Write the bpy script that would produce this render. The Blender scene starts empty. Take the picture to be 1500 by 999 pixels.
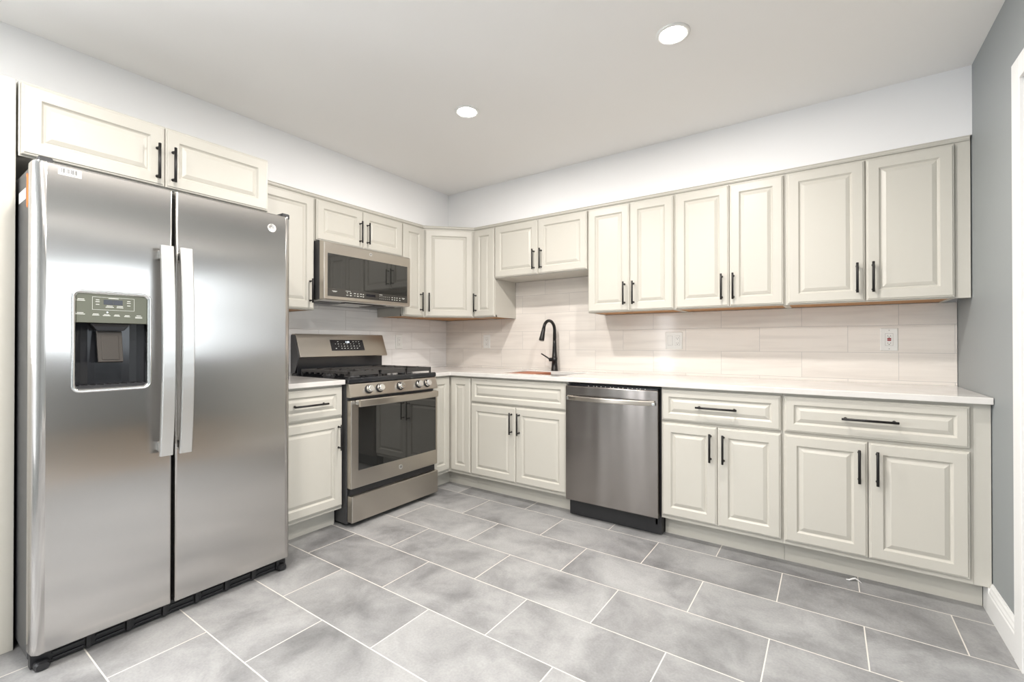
import bpy, bmesh, math, random
from mathutils import Matrix, Vector
random.seed(7)
PI = math.pi
scene = bpy.context.scene
COL = scene.collection

# ------------------------------------------------------------------ camera
cam_d = bpy.data.cameras.new('camera')
cam_d.sensor_width = 36.0
cam_d.lens = 36.0 * 665.68 / 1500.0
cam_d.clip_start = 0.02
cam = bpy.data.objects.new('camera', cam_d)
COL.objects.link(cam)
cam.location = (3.10, -3.3235, 1.1403)
cam.rotation_euler = (PI / 2 + 0.0049, 0.0, 0.6071)
scene.camera = cam

# ------------------------------------------------------------------ exposure
scene.view_settings.view_transform = 'Standard'
scene.view_settings.look = 'None'
scene.view_settings.gamma = 1.0
scene.view_settings.use_curve_mapping = False
scene.view_settings.exposure = 0.45

CAN_POWER = 15.5
WIN_POWER = 32.0
REAR_POWER = 110.0

# ------------------------------------------------------------------ world (pale sky outside the windows)
world = bpy.data.worlds.new('world')
scene.world = world
world.use_nodes = True
bg = world.node_tree.nodes['Background']
bg.inputs[0].default_value = (0.86, 0.93, 1.0, 1)
bg.inputs[1].default_value = 1.2

# room constants
W = 3.665          # right wall
ZC = 2.46          # ceiling
YB = -5.0          # wall behind the camera
X2 = 6.6           # far wall of the next room
SOF = 0.3185       # soffit depth on the left wall
SOFB = 0.315
ZT = 2.129         # top of the upper cabinets
ZB = 1.358         # bottom of the upper cabinets


def area(name, loc, rot, sx, sy, power, color):
    l = bpy.data.lights.new(name, 'AREA')
    l.shape = 'RECTANGLE'
    l.size, l.size_y = sx, sy
    l.energy = power
    l.color = color
    o = bpy.data.objects.new(name, l)
    COL.objects.link(o)
    o.location = loc
    o.rotation_euler = rot
    return o


# daylight entering by the window of the next room plus two added lamps behind the camera
area('window_daylight', (X2 + 0.16, -1.8, 1.60), (0, PI / 2, 0), 1.30, 3.0, WIN_POWER, (0.86, 0.94, 1.0))
area('rear_fill_light', (-0.16, -4.1, 1.55), (0, -PI / 2, 0), 1.3, 1.3, REAR_POWER, (0.92, 0.96, 1.0))  # fill lamp at an added, unseen window, brightens the whole room


area('streak_light', (0.675, YB - 0.16, 1.2), (PI / 2, 0, 0), 0.35, 1.8, 10.0, (0.95, 0.97, 1.0))  # added lamp, puts a bright streak in the dishwasher door


# ------------------------------------------------------------------ materials
def mat(name, col, rough=0.5, metal=0.0, spec=None, emit=None, estr=0.0, coat=0.0):
    m = bpy.data.materials.new(name)
    m.use_nodes = True
    b = m.node_tree.nodes['Principled BSDF']
    b.inputs['Base Color'].default_value = (*col, 1)
    b.inputs['Roughness'].default_value = rough
    b.inputs['Metallic'].default_value = metal
    if spec is not None:
        b.inputs['Specular IOR Level'].default_value = spec
    if emit:
        b.inputs['Emission Color'].default_value = (*emit, 1)
        b.inputs['Emission Strength'].default_value = estr
    if coat:
        b.inputs['Coat Weight'].default_value = coat
        b.inputs['Coat Roughness'].default_value = 0.08
    return m


class NT:
    def __init__(s, m):
        s.t = m.node_tree
        s.b = s.t.nodes['Principled BSDF']

    def n(s, kind, **kw):
        x = s.t.nodes.new(kind)
        for k, v in kw.items():
            setattr(x, k, v)
        return x

    def l(s, a, b):
        s.t.links.new(a, b)


def noise_bump(m, scale=(60, 60, 60), strength=0.1, dist=0.001, detail=3.0):
    k = NT(m)
    tc = k.n('ShaderNodeTexCoord')
    mp = k.n('ShaderNodeMapping')
    mp.inputs['Scale'].default_value = scale
    no = k.n('ShaderNodeTexNoise')
    no.inputs['Scale'].default_value = 1.0
    no.inputs['Detail'].default_value = detail
    bu = k.n('ShaderNodeBump')
    bu.inputs['Strength'].default_value = strength
    bu.inputs['Distance'].default_value = dist
    k.l(tc.outputs['Object'], mp.inputs['Vector'])
    k.l(mp.outputs[0], no.inputs['Vector'])
    k.l(no.outputs[0], bu.inputs['Height'])
    k.l(bu.outputs[0], k.b.inputs['Normal'])
    return k, no


M = {}
M['wall_white'] = mat('wall_white', (0.85, 0.85, 0.855), 0.75)
noise_bump(M['wall_white'], (90, 90, 90), 0.08, 0.001)
M['ceiling'] = mat('ceiling_paint', (0.87, 0.86, 0.845), 0.85)
noise_bump(M['ceiling'], (110, 110, 110), 0.08, 0.001)
M['wall_grey'] = mat('wall_blue_grey', (0.27, 0.29, 0.295), 0.5)
noise_bump(M['wall_grey'], (120, 120, 120), 0.1, 0.001)
M['trim'] = mat('trim_white', (0.80, 0.80, 0.79), 0.35)
noise_bump(M['trim'], (14, 14, 14), 0.03, 0.001)
M['cream'] = mat('cabinet_cream', (0.58, 0.56, 0.505), 0.38)
noise_bump(M['cream'], (30, 30, 5), 0.04, 0.0006)
M['ply'] = mat('bare_plywood', (0.42, 0.21, 0.075), 0.55)
k, no = noise_bump(M['ply'], (40, 4, 40), 0.1, 0.001)
M['black'] = mat('handle_black', (0.012, 0.011, 0.011), 0.35, 0.3)
noise_bump(M['black'], (200, 200, 200), 0.05, 0.0004)
M['plastic'] = mat('black_plastic', (0.018, 0.018, 0.02), 0.45)
noise_bump(M['plastic'], (150, 150, 150), 0.08, 0.0005)
M['darkcase'] = mat('dark_grey_enamel', (0.075, 0.076, 0.08), 0.42, 0.2)
noise_bump(M['darkcase'], (300, 300, 300), 0.15, 0.0005)
M['iron'] = mat('cast_iron', (0.045, 0.043, 0.042), 0.42)
noise_bump(M['iron'], (250, 250, 250), 0.3, 0.0008)
M['enamel'] = mat('black_enamel', (0.02, 0.021, 0.024), 0.12)
noise_bump(M['enamel'], (8, 8, 8), 0.03, 0.001)
M['glass'] = mat('oven_glass', (0.018, 0.018, 0.017), 0.03, 0.0, 0.9)
noise_bump(M['glass'], (2, 2, 2), 0.01, 0.001)
M['chrome'] = mat('polished_metal', (0.80, 0.80, 0.79), 0.12, 1.0)
noise_bump(M['chrome'], (12, 12, 12), 0.02, 0.001)
M['olive'] = mat('dispenser_panel', (0.115, 0.115, 0.085), 0.3, 0.5)
noise_bump(M['olive'], (100, 100, 100), 0.03, 0.0004)
M['mark'] = mat('pale_print', (0.75, 0.76, 0.72), 0.5)
noise_bump(M['mark'], (100, 100, 100), 0.03, 0.0004)
M['outlet'] = mat('outlet_white', (0.80, 0.80, 0.78), 0.3)
noise_bump(M['outlet'], (50, 50, 50), 0.02, 0.0004)
M['slot'] = mat('slot_dark', (0.03, 0.03, 0.03), 0.6)
noise_bump(M['slot'], (50, 50, 50), 0.02, 0.0004)
M['red'] = mat('red_button', (0.28, 0.01, 0.015), 0.4)
noise_bump(M['red'], (50, 50, 50), 0.02, 0.0004)
M['orange'] = mat('orange_tag', (0.95, 0.22, 0.03), 0.6)
noise_bump(M['orange'], (50, 50, 50), 0.1, 0.0004)
M['paper'] = mat('white_paper', (0.80, 0.80, 0.80), 0.7)
noise_bump(M['paper'], (50, 50, 50), 0.1, 0.0004)
M['board'] = mat('red_brown_board', (0.40, 0.13, 0.06), 0.55)
noise_bump(M['board'], (10, 60, 10), 0.1, 0.0004)
M['lens'] = mat('lamp_lens', (0.9, 0.9, 0.88), 0.4, emit=(1.0, 0.95, 0.88), estr=40.0)
noise_bump(M['lens'], (50, 50, 50), 0.01, 0.0004)
M['led'] = mat('led_white', (0.8, 0.9, 1.0), 0.4, emit=(0.8, 0.9, 1.0), estr=1.5)
noise_bump(M['led'], (50, 50, 50), 0.01, 0.0004)
M['blackband'] = mat('display_black', (0.008, 0.008, 0.012), 0.15)
noise_bump(M['blackband'], (50, 50, 50), 0.01, 0.0004)


def steel(name, col, rough, wave_scale, wave_str, brush, aniso=0.0, arot=0.0, wdist=0.02):
    """brushed stainless steel: fine brush lines plus the gentle waviness of thin sheet"""
    m = mat(name, col, rough, 1.0)
    k = NT(m)
    tc = k.n('ShaderNodeTexCoord')
    mp = k.n('ShaderNodeMapping')
    mp.inputs['Scale'].default_value = brush
    n1 = k.n('ShaderNodeTexNoise')
    n1.inputs['Scale'].default_value = 1.0
    n1.inputs['Detail'].default_value = 2.0
    k.l(tc.outputs['Object'], mp.inputs['Vector'])
    k.l(mp.outputs[0], n1.inputs['Vector'])
    b1 = k.n('ShaderNodeBump')
    b1.inputs['Strength'].default_value = 0.01
    b1.inputs['Distance'].default_value = 0.00005
    k.l(n1.outputs[0], b1.inputs['Height'])
    mp2 = k.n('ShaderNodeMapping')
    mp2.inputs['Scale'].default_value = wave_scale
    n2 = k.n('ShaderNodeTexNoise')
    n2.inputs['Scale'].default_value = 1.0
    n2.inputs['Detail'].default_value = 1.0
    k.l(tc.outputs['Object'], mp2.inputs['Vector'])
    k.l(mp2.outputs[0], n2.inputs['Vector'])
    b2 = k.n('ShaderNodeBump')
    b2.inputs['Strength'].default_value = wave_str
    b2.inputs['Distance'].default_value = wdist
    k.l(n2.outputs[0], b2.inputs['Height'])
    k.l(b1.outputs[0], b2.inputs['Normal'])
    k.l(b2.outputs[0], k.b.inputs['Normal'])
    mr = k.n('ShaderNodeMapRange')
    mr.inputs['To Min'].default_value = rough * 0.94
    mr.inputs['To Max'].default_value = rough * 1.06
    k.l(n1.outputs[0], mr.inputs['Value'])
    k.l(mr.outputs[0], k.b.inputs['Roughness'])
    if aniso:
        tg = k.n('ShaderNodeTangent')
        tg.direction_type = 'RADIAL'
        tg.axis = 'Z'
        k.b.inputs['Anisotropic'].default_value = aniso
        k.b.inputs['Anisotropic Rotation'].default_value = arot
        k.l(tg.outputs[0], k.b.inputs['Tangent'])
    return m


M['steel_fridge'] = steel('steel_fridge', (0.55, 0.53, 0.51), 0.20, (2.2, 1.0, 4.0), 0.16, (700, 700, 5), 0.9, 0.0, 0.008)
M['steel_range'] = steel('steel_range', (0.53, 0.49, 0.44), 0.30, (5.0, 1.0, 0.8), 0.06, (6, 900, 900), 0.6, 0.25)
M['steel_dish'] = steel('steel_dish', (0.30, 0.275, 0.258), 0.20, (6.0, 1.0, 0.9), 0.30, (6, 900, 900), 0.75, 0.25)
M['steel_bar'] = steel('steel_bar', (0.72, 0.71, 0.69), 0.32, (2, 2, 2), 0.02, (900, 900, 5))
M['steel_sink'] = steel('steel_sink', (0.55, 0.55, 0.54), 0.3, (3, 3, 3), 0.05, (6, 600, 600))


def counter_mat():
    m = mat('quartz_counter', (0.74, 0.72, 0.69), 0.13)
    k = NT(m)
    tc = k.n('ShaderNodeTexCoord')
    no = k.n('ShaderNodeTexNoise')
    no.inputs['Scale'].default_value = 3.0
    no.inputs['Detail'].default_value = 6.0
    no.inputs['Distortion'].default_value = 1.5
    cr = k.n('ShaderNodeValToRGB')
    cr.color_ramp.elements[0].position = 0.40
    cr.color_ramp.elements[0].color = (0.68, 0.66, 0.635, 1)
    cr.color_ramp.elements[1].position = 0.55
    cr.color_ramp.elements[1].color = (0.735, 0.715, 0.69, 1)
    k.l(tc.outputs['Object'], no.inputs['Vector'])
    k.l(no.outputs[0], cr.inputs[0])
    k.l(cr.outputs[0], k.b.inputs['Base Color'])
    return m


M['counter'] = counter_mat()


def floor_mat():
    m = mat('floor_tile', (0.3, 0.3, 0.3), 0.35)
    k = NT(m)
    tc = k.n('ShaderNodeTexCoord')
    mp = k.n('ShaderNodeMapping')
    mp.inputs['Location'].default_value = (-2.302, 0.702, 0)
    k.l(tc.outputs['Object'], mp.inputs['Vector'])

    def brick(mortar):
        b = k.n('ShaderNodeTexBrick')
        b.offset = 0.5
        b.offset_frequency = 2
        b.squash = 1.0
        b.inputs['Color1'].default_value = (0, 0, 0, 1)
        b.inputs['Color2'].default_value = (1, 1, 1, 1)
        b.inputs['Mortar'].default_value = (0.5, 0.5, 0.5, 1)
        b.inputs['Scale'].default_value = 1.0
        b.inputs['Mortar Size'].default_value = mortar
        b.inputs['Mortar Smooth'].default_value = 0.15
        b.inputs['Bias'].default_value = 0.0
        b.inputs['Brick Width'].default_value = 0.61
        b.inputs['Row Height'].default_value = 0.305
        k.l(mp.outputs[0], b.inputs['Vector'])
        return b
    br = brick(0.0024)
    # per tile value shifts a cloud pattern so every tile differs
    no = k.n('ShaderNodeTexNoise', noise_dimensions='4D')
    no.inputs['Scale'].default_value = 3.3
    no.inputs['Detail'].default_value = 7.0
    no.inputs['Roughness'].default_value = 0.62
    no.inputs['Distortion'].default_value = 0.5
    mul = k.n('ShaderNodeMath', operation='MULTIPLY')
    mul.inputs[1].default_value = 30.0
    k.l(br.outputs['Color'], mul.inputs[0])
    k.l(mul.outputs[0], no.inputs['W'])
    k.l(tc.outputs['Object'], no.inputs['Vector'])
    cr = k.n('ShaderNodeValToRGB')
    e = cr.color_ramp.elements
    e[0].position = 0.34
    e[0].color = (0.17, 0.17, 0.173, 1)
    e[1].position = 0.66
    e[1].color = (0.37, 0.37, 0.37, 1)
    x = e.new(0.5)
    x.color = (0.28, 0.28, 0.282, 1)
    k.l(no.outputs[0], cr.inputs[0])
    # fine speckle
    n2 = k.n('ShaderNodeTexNoise')
    n2.inputs['Scale'].default_value = 120.0
    n2.inputs['Detail'].default_value = 3.0
    k.l(tc.outputs['Object'], n2.inputs['Vector'])
    mr = k.n('ShaderNodeMapRange')
    mr.inputs['From Min'].default_value = 0.3
    mr.inputs['From Max'].default_value = 0.7
    mr.inputs['To Min'].default_value = 0.92
    mr.inputs['To Max'].default_value = 1.07
    k.l(n2.outputs[0], mr.inputs['Value'])
    mx0 = k.n('ShaderNodeMix', data_type='RGBA', blend_type='MULTIPLY')
    mx0.inputs[0].default_value = 1.0
    k.l(cr.outputs[0], mx0.inputs[6])
    k.l(mr.outputs[0], mx0.inputs[7])
    # a little brightness difference between tiles
    mt = k.n('ShaderNodeMapRange')
    mt.inputs['To Min'].default_value = 0.90
    mt.inputs['To Max'].default_value = 1.10
    k.l(br.outputs['Color'], mt.inputs['Value'])
    mx1 = k.n('ShaderNodeMix', data_type='RGBA', blend_type='MULTIPLY')
    mx1.inputs[0].default_value = 1.0
    k.l(mx0.outputs[2], mx1.inputs[6])
    k.l(mt.outputs[0], mx1.inputs[7])
    mx = k.n('ShaderNodeMix', data_type='RGBA')
    k.l(br.outputs['Fac'], mx.inputs[0])
    k.l(mx1.outputs[2], mx.inputs[6])
    mx.inputs[7].default_value = (0.66, 0.63, 0.58, 1)
    k.l(mx.outputs[2], k.b.inputs['Base Color'])
    rr = k.n('ShaderNodeMapRange')
    rr.inputs['To Min'].default_value = 0.30
    rr.inputs['To Max'].default_value = 0.46
    k.l(no.outputs[0], rr.inputs['Value'])
    k.l(rr.outputs[0], k.b.inputs['Roughness'])
    inv = k.n('ShaderNodeMath', operation='SUBTRACT')
    inv.inputs[0].default_value = 1.0
    k.l(br.outputs['Fac'], inv.inputs[1])
    bu = k.n('ShaderNodeBump')
    bu.inputs['Strength'].default_value = 0.4
    bu.inputs['Distance'].default_value = 0.001
    k.l(inv.outputs[0], bu.inputs['Height'])
    k.l(bu.outputs[0], k.b.inputs['Normal'])
    return m


M['floor'] = floor_mat()
M['wood_floor'] = mat('oak_floor', (0.36, 0.25, 0.15), 0.3)
noise_bump(M['wood_floor'], (3, 60, 3), 0.15, 0.001)


def splash_mat(name, axis, joint0, col_a, col_b):
    """glossy 6 x 18 inch marble-look wall tile; axis = the wall's horizontal axis"""
    m = mat(name, col_a, 0.1)
    k = NT(m)
    tc = k.n('ShaderNodeTexCoord')
    sp = k.n('ShaderNodeSeparateXYZ')
    cb = k.n('ShaderNodeCombineXYZ')
    k.l(tc.outputs['Object'], sp.inputs[0])
    k.l(sp.outputs[axis], cb.inputs[0])
    k.l(sp.outputs[2], cb.inputs[1])
    mp = k.n('ShaderNodeMapping')
    mp.inputs['Location'].default_value = (-joint0, -1.087, 0)
    k.l(cb.outputs[0], mp.inputs['Vector'])
    b = k.n('ShaderNodeTexBrick')
    b.offset = 0.5
    b.offset_frequency = 2
    b.inputs['Color1'].default_value = (0, 0, 0, 1)
    b.inputs['Color2'].default_value = (1, 1, 1, 1)
    b.inputs['Mortar'].default_value = (0.5, 0.5, 0.5, 1)
    b.inputs['Scale'].default_value = 1.0
    b.inputs['Mortar Size'].default_value = 0.0011
    b.inputs['Mortar Smooth'].default_value = 0.2
    b.inputs['Bias'].default_value = 0.0
    b.inputs['Brick Width'].default_value = 0.457
    b.inputs['Row Height'].default_value = 0.155
    k.l(mp.outputs[0], b.inputs['Vector'])
    st = k.n('ShaderNodeMapping')
    st.inputs['Scale'].default_value = (1.6, 22.0, 1)
    st.inputs['Rotation'].default_value = (0, 0, -0.06)
    k.l(cb.outputs[0], st.inputs['Vector'])
    no = k.n('ShaderNodeTexNoise', noise_dimensions='4D')
    no.inputs['Scale'].default_value = 1.0
    no.inputs['Detail'].default_value = 6.0
    no.inputs['Distortion'].default_value = 0.8
    mul = k.n('ShaderNodeMath', operation='MULTIPLY')
    mul.inputs[1].default_value = 20.0
    k.l(b.outputs['Color'], mul.inputs[0])
    k.l(mul.outputs[0], no.inputs['W'])
    k.l(st.outputs[0], no.inputs['Vector'])
    cr = k.n('ShaderNodeValToRGB')
    cr.color_ramp.elements[0].position = 0.34
    cr.color_ramp.elements[0].color = (*col_b, 1)
    cr.color_ramp.elements[1].position = 0.56
    cr.color_ramp.elements[1].color = (*col_a, 1)
    k.l(no.outputs[0], cr.inputs[0])
    mx = k.n('ShaderNodeMix', data_type='RGBA')
    k.l(b.outputs['Fac'], mx.inputs[0])
    k.l(cr.outputs[0], mx.inputs[6])
    mx.inputs[7].default_value = (0.52, 0.50, 0.48, 1)
    k.l(mx.outputs[2], k.b.inputs['Base Color'])
    inv = k.n('ShaderNodeMath', operation='SUBTRACT')
    inv.inputs[0].default_value = 1.0
    k.l(b.outputs['Fac'], inv.inputs[1])
    bu = k.n('ShaderNodeBump')
    bu.inputs['Strength'].default_value = 0.35
    bu.inputs['Distance'].default_value = 0.001
    k.l(inv.outputs[0], bu.inputs['Height'])
    n3 = k.n('ShaderNodeTexNoise')
    n3.inputs['Scale'].default_value = 5.0
    k.l(tc.outputs['Object'], n3.inputs['Vector'])
    b3 = k.n('ShaderNodeBump')
    b3.inputs['Strength'].default_value = 0.06
    b3.inputs['Distance'].default_value = 0.004
    k.l(n3.outputs[0], b3.inputs['Height'])
    k.l(bu.outputs[0], b3.inputs['Normal'])
    k.l(b3.outputs[0], k.b.inputs['Normal'])
    return m


M['splash_back'] = splash_mat('splash_back', 0, 2.74 + 0.2285, (0.80, 0.755, 0.705), (0.72, 0.675, 0.63))
M['splash_left'] = splash_mat('splash_left', 1, -0.922 + 0.2285, (0.84, 0.825, 0.815), (0.76, 0.745, 0.735))


# ------------------------------------------------------------------ mesh helpers
class MB:
    """collects shapes, then links them as one mesh object"""

    def __init__(s):
        s.v = []
        s.f = []
        s.sm = []

    def add(s, vs, fs, smooth=False):
        o = len(s.v)
        s.v += [tuple(p) for p in vs]
        s.f += [tuple(i + o for i in f) for f in fs]
        s.sm += [smooth] * len(fs)
        return s

    def box(s, x0, x1, y0, y1, z0, z1):
        x0, x1 = sorted((x0, x1)); y0, y1 = sorted((y0, y1)); z0, z1 = sorted((z0, z1))
        vs = [(x, y, z) for z in (z0, z1) for y in (y0, y1) for x in (x0, x1)]
        fs = [(0, 2, 3, 1), (4, 5, 7, 6), (0, 1, 5, 4), (2, 6, 7, 3), (0, 4, 6, 2), (1, 3, 7, 5)]
        return s.add(vs, fs)

    def loops(s, loops, cap0=True, cap1=True, smooth=False):
        n = len(loops[0])
        vs = [p for lp in loops for p in lp]
        fs = []
        for i in range(len(loops) - 1):
            for j in range(n):
                a, b = i * n + j, i * n + (j + 1) % n
                fs.append((a, b, b + n, a + n))
        s.add(vs, fs, smooth)
        o = len(s.v) - len(vs)
        if cap0:
            s.f.append(tuple(o + j for j in reversed(range(n)))); s.sm.append(False)
        if cap1:
            s.f.append(tuple(o + (len(loops) - 1) * n + j for j in range(n))); s.sm.append(False)
        return s

    def tube(s, pts, radii, seg=16, caps=True):
        pts = [Vector(p) for p in pts]
        if not hasattr(radii, '__len__'):
            radii = [radii] * len(pts)
        lps = []
        up = None
        for i, p in enumerate(pts):
            if i == 0:
                d = pts[1] - p
            elif i == len(pts) - 1:
                d = p - pts[i - 1]
            else:
                d = (pts[i + 1] - p).normalized() + (p - pts[i - 1]).normalized()
            if d.length < 1e-9:
                d = pts[i] - pts[i - 1] if i else pts[1] - pts[0]
            if d.length < 1e-9:
                d = Vector((0, 0, 1))
            d.normalize()
            if up is None:
                up = Vector((0, 0, 1)) if abs(d.z) < 0.9 else Vector((1, 0, 0))
            a = d.cross(up).normalized()
            b = a.cross(d).normalized()
            up = b
            lps.append([p + a * (radii[i] * math.cos(2 * PI * k / seg)) + b * (radii[i] * math.sin(2 * PI * k / seg)) for k in range(seg)])
        return s.loops(lps, caps, caps, True)

    def lathe(s, c, axis, prof, seg=24, cap0=True, cap1=True, smooth=True):
        """prof: list of (distance along axis, radius)"""
        c = Vector(c); ax = Vector(axis).normalized()
        u = ax.orthogonal().normalized(); w = ax.cross(u)
        lps = [[c + ax * h + u * (r * math.cos(2 * PI * k / seg)) + w * (r * math.sin(2 * PI * k / seg)) for k in range(seg)] for h, r in prof]
        return s.loops(lps, cap0, cap1, smooth)

    def prism_x(s, poly_yz, x0, x1):
        return s.loops([[(x0, y, z) for y, z in poly_yz], [(x1, y, z) for y, z in poly_yz]])

    def prism_z(s, poly_xy, z0, z1):
        return s.loops([[(x, y, z0) for x, y in poly_xy], [(x, y, z1) for x, y in poly_xy]])

    def panel(s, x0, x1, z0, z1, rings, yb):
        """rectangular relief: rings of (inset, height in front of yb), closed by its middle field"""
        lps = []
        for ins, h in rings:
            lps.append([(x0 + ins, yb - h, z0 + ins), (x1 - ins, yb - h, z0 + ins), (x1 - ins, yb - h, z1 - ins), (x0 + ins, yb - h, z1 - ins)])
        return s.loops(lps)

    def rring(s, x0, x1, z0, z1, r, rings, cap0=True, cap1=True, seg=5, smooth=False):
        """rounded rectangle relief facing -y: rings of (inset, y)"""
        lps = []
        for ins, y in rings:
            rr = max(r - ins, 0.0008)
            a0, a1, b0, b1 = x0 + ins, x1 - ins, z0 + ins, z1 - ins
            lp = []
            for cx, cz, st in ((a1 - rr, b0 + rr, -PI / 2), (a1 - rr, b1 - rr, 0), (a0 + rr, b1 - rr, PI / 2), (a0 + rr, b0 + rr, PI)):
                for q in range(seg + 1):
                    t = st + q / seg * PI / 2
                    lp.append((cx + rr * math.cos(t), y, cz + rr * math.sin(t)))
            lps.append(lp)
        return s.loops(lps, cap0, cap1, smooth)

    def xf(s, mtx, start=0):
        for i in range(start, len(s.v)):
            s.v[i] = tuple(mtx @ Vector(s.v[i]))
        return s

    def build(s, name, material, parent=None, bevel=0.0, bseg=2, merge=False):
        me = bpy.data.meshes.new(name)
        me.from_pydata(s.v, [], s.f)
        bm = bmesh.new(); bm.from_mesh(me)
        if merge:
            bmesh.ops.remove_doubles(bm, verts=bm.verts, dist=1e-6)
        bmesh.ops.recalc_face_normals(bm, faces=bm.faces)
        bm.to_mesh(me); bm.free()
        if any(s.sm) and not merge:
            me.polygons.foreach_set('use_smooth', s.sm)
        me.materials.append(M[material] if isinstance(material, str) else material)
        o = bpy.data.objects.new(name, me)
        COL.objects.link(o)
        if parent is not None:
            o.parent = parent
        if bevel:
            b = o.modifiers.new('edge', 'BEVEL')
            b.width = bevel; b.segments = bseg; b.limit_method = 'ANGLE'; b.angle_limit = math.radians(40)
        return o


def cut(o, cutter_mb):
    """subtract a shape from a mesh and keep only the result"""
    c = cutter_mb.build('cutter', 'slot', o.parent)
    md = o.modifiers.new('cut', 'BOOLEAN')
    md.object = c; md.operation = 'DIFFERENCE'; md.solver = 'EXACT'
    bpy.context.view_layer.update()
    dg = bpy.context.evaluated_depsgraph_get()
    me = bpy.data.meshes.new_from_object(o.evaluated_get(dg))
    o.modifiers.clear()
    o.data = me
    me.name = o.name
    bpy.data.objects.remove(c)
    return o


def printed_on(o, mb, material):
    """printed legends belong to the face they are printed on"""
    me = o.data
    n = len(me.polygons)
    bm = bmesh.new(); bm.from_mesh(me)
    vs = [bm.verts.new(p) for p in mb.v]
    for f in mb.f:
        bm.faces.new([vs[i] for i in f]).material_index = len(me.materials)
    bmesh.ops.recalc_face_normals(bm, faces=bm.faces)
    bm.to_mesh(me); bm.free()
    me.materials.append(M[material])
    return o


def tag(o, label=None, cat=None, group=None, kind=None):
    if label: o['label'] = label
    if cat: o['category'] = cat
    if group: o['group'] = group
    if kind: o['kind'] = kind
    return o


def thing(name, label, cat, loc, rotz=0.0, group=None):
    o = bpy.data.objects.new(name, None)
    o.empty_display_size = 0.1
    COL.objects.link(o)
    o.location = loc
    o.rotation_euler = (0, 0, rotz)
    return tag(o, label, cat, group)


def struct(o):
    o['kind'] = 'structure'
    return o


def text_part(txt, name, size, x, y, z, material, parent, depth=0.0004):
    cu = bpy.data.curves.new('txt', 'FONT')
    cu.body = txt
    cu.size = size
    cu.align_x = 'CENTER'; cu.align_y = 'CENTER'
    cu.extrude = depth
    t = bpy.data.objects.new('txt', cu)
    COL.objects.link(t)
    bpy.context.view_layer.update()
    me = bpy.data.meshes.new_from_object(t.evaluated_get(bpy.context.evaluated_depsgraph_get()))
    me.name = name
    me.transform(Matrix.Translation((x, y, z)) @ Matrix.Rotation(PI / 2, 4, 'X'))
    bpy.data.objects.remove(t); bpy.data.curves.remove(cu)
    me.materials.clear(); me.materials.append(M[material])
    o = bpy.data.objects.new(name, me)
    COL.objects.link(o)
    o.parent = parent
    return o


# ------------------------------------------------------------------ the room
struct(MB().box(-0.12, W + 0.055, YB - 0.12, 0.12, -0.1, 0).build('floor', 'floor'))
struct(MB().box(W + 0.055, X2 + 0.12, YB - 0.12, 0.12, -0.1, 0).build('floor', 'wood_floor'))
struct(MB().box(-0.12, X2 + 0.12, YB - 0.12, 0.12, ZC, ZC + 0.1).build('ceiling', 'ceiling'))
# left and back wall each carry the soffit that closes the space above the wall cabinets
wl = MB().box(-0.12, 0, -3.45, 0.0, 0, ZC).box(-0.12, 0, YB, -4.75, 0, ZC)
wl.box(-0.12, 0, -4.75, -3.45, 0, 0.9).box(-0.12, 0, -4.75, -3.45, 2.2, ZC)
struct(wl.build('wall_left', 'wall_white'))
struct(MB().box(0.0005, SOF, YB, -SOFB, ZT, ZC).box(0.0005, W, -SOFB, -0.0005, ZT, ZC).build('trim_2', 'wall_white'))
wb = MB().box(-0.12, W + 0.05, 0.0, 0.12, 0, ZC)
struct(MB().box(W + 0.05, X2, 0.0, 0.12, 0, ZC).build('wall_side', 'wall_grey'))
struct(wb.build('wall_back', 'wall_white'))
OP0, OP1, OPZ = -1.03, -2.75, 2.06        # cased opening in the right wall
wr = MB().box(W, W + 0.11, OP0, 0, 0, ZC).box(W, W + 0.11, YB, OP1, 0, ZC).box(W, W + 0.11, OP1, OP0, OPZ, ZC)
struct(wr.build('wall_right', 'wall_grey'))
# wall behind the camera
wf = MB().box(0, 0.50, YB - 0.12, YB, 0, ZC).box(0.85, X2, YB - 0.12, YB, 0, ZC)
wf.box(0.50, 0.85, YB - 0.12, YB, 0, 0.3).box(0.50, 0.85, YB - 0.12, YB, 2.1, ZC)
struct(wf.build('wall_front', 'wall_grey'))
# far wall of the next room with its window
wn = MB().box(X2, X2 + 0.12, -0.3, 0, 0, ZC).box(X2, X2 + 0.12, YB, -3.3, 0, ZC)
wn.box(X2, X2 + 0.12, -3.3, -0.3, 0, 0.95).box(X2, X2 + 0.12, -3.3, -0.3, 2.25, ZC)
struct(wn.build('wall_far', 'wall_grey'))


def window(name, horizontal, a0, a1, z0, z1, pos, n):
    f = MB()
    fr = 0.05
    def b(p, q, r, t):
        if horizontal: f.box(p, q, pos - 0.04, pos + 0.03, r, t)
        else: f.box(pos - 0.03, pos + 0.04, p, q, r, t)
    b(a0, a0 + fr, z0, z1); b(a1 - fr, a1, z0, z1); b(a0, a1, z0, z0 + fr); b(a0, a1, z1 - fr, z1)
    b(a0, a1, (z0 + z1) / 2 - 0.02, (z0 + z1) / 2 + 0.02)
    for i in range(1, n):
        c = a0 + (a1 - a0) * i / n
        b(c - 0.025, c + 0.025, z0, z1)
    return struct(f.build(name, 'trim'))


window('window_1', False, -3.3, -0.3, 0.95, 2.25, X2 + 0.05, 3)
window('added_window_2', False, -4.75, -3.45, 0.9, 2.2, -0.06, 2)  # added unseen window, opening for the rear fill lamp

window('added_window_3', True, 0.50, 0.85, 0.3, 2.1, YB - 0.06, 1)  # added unseen slit window, reflected as a streak in the dishwasher

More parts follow.
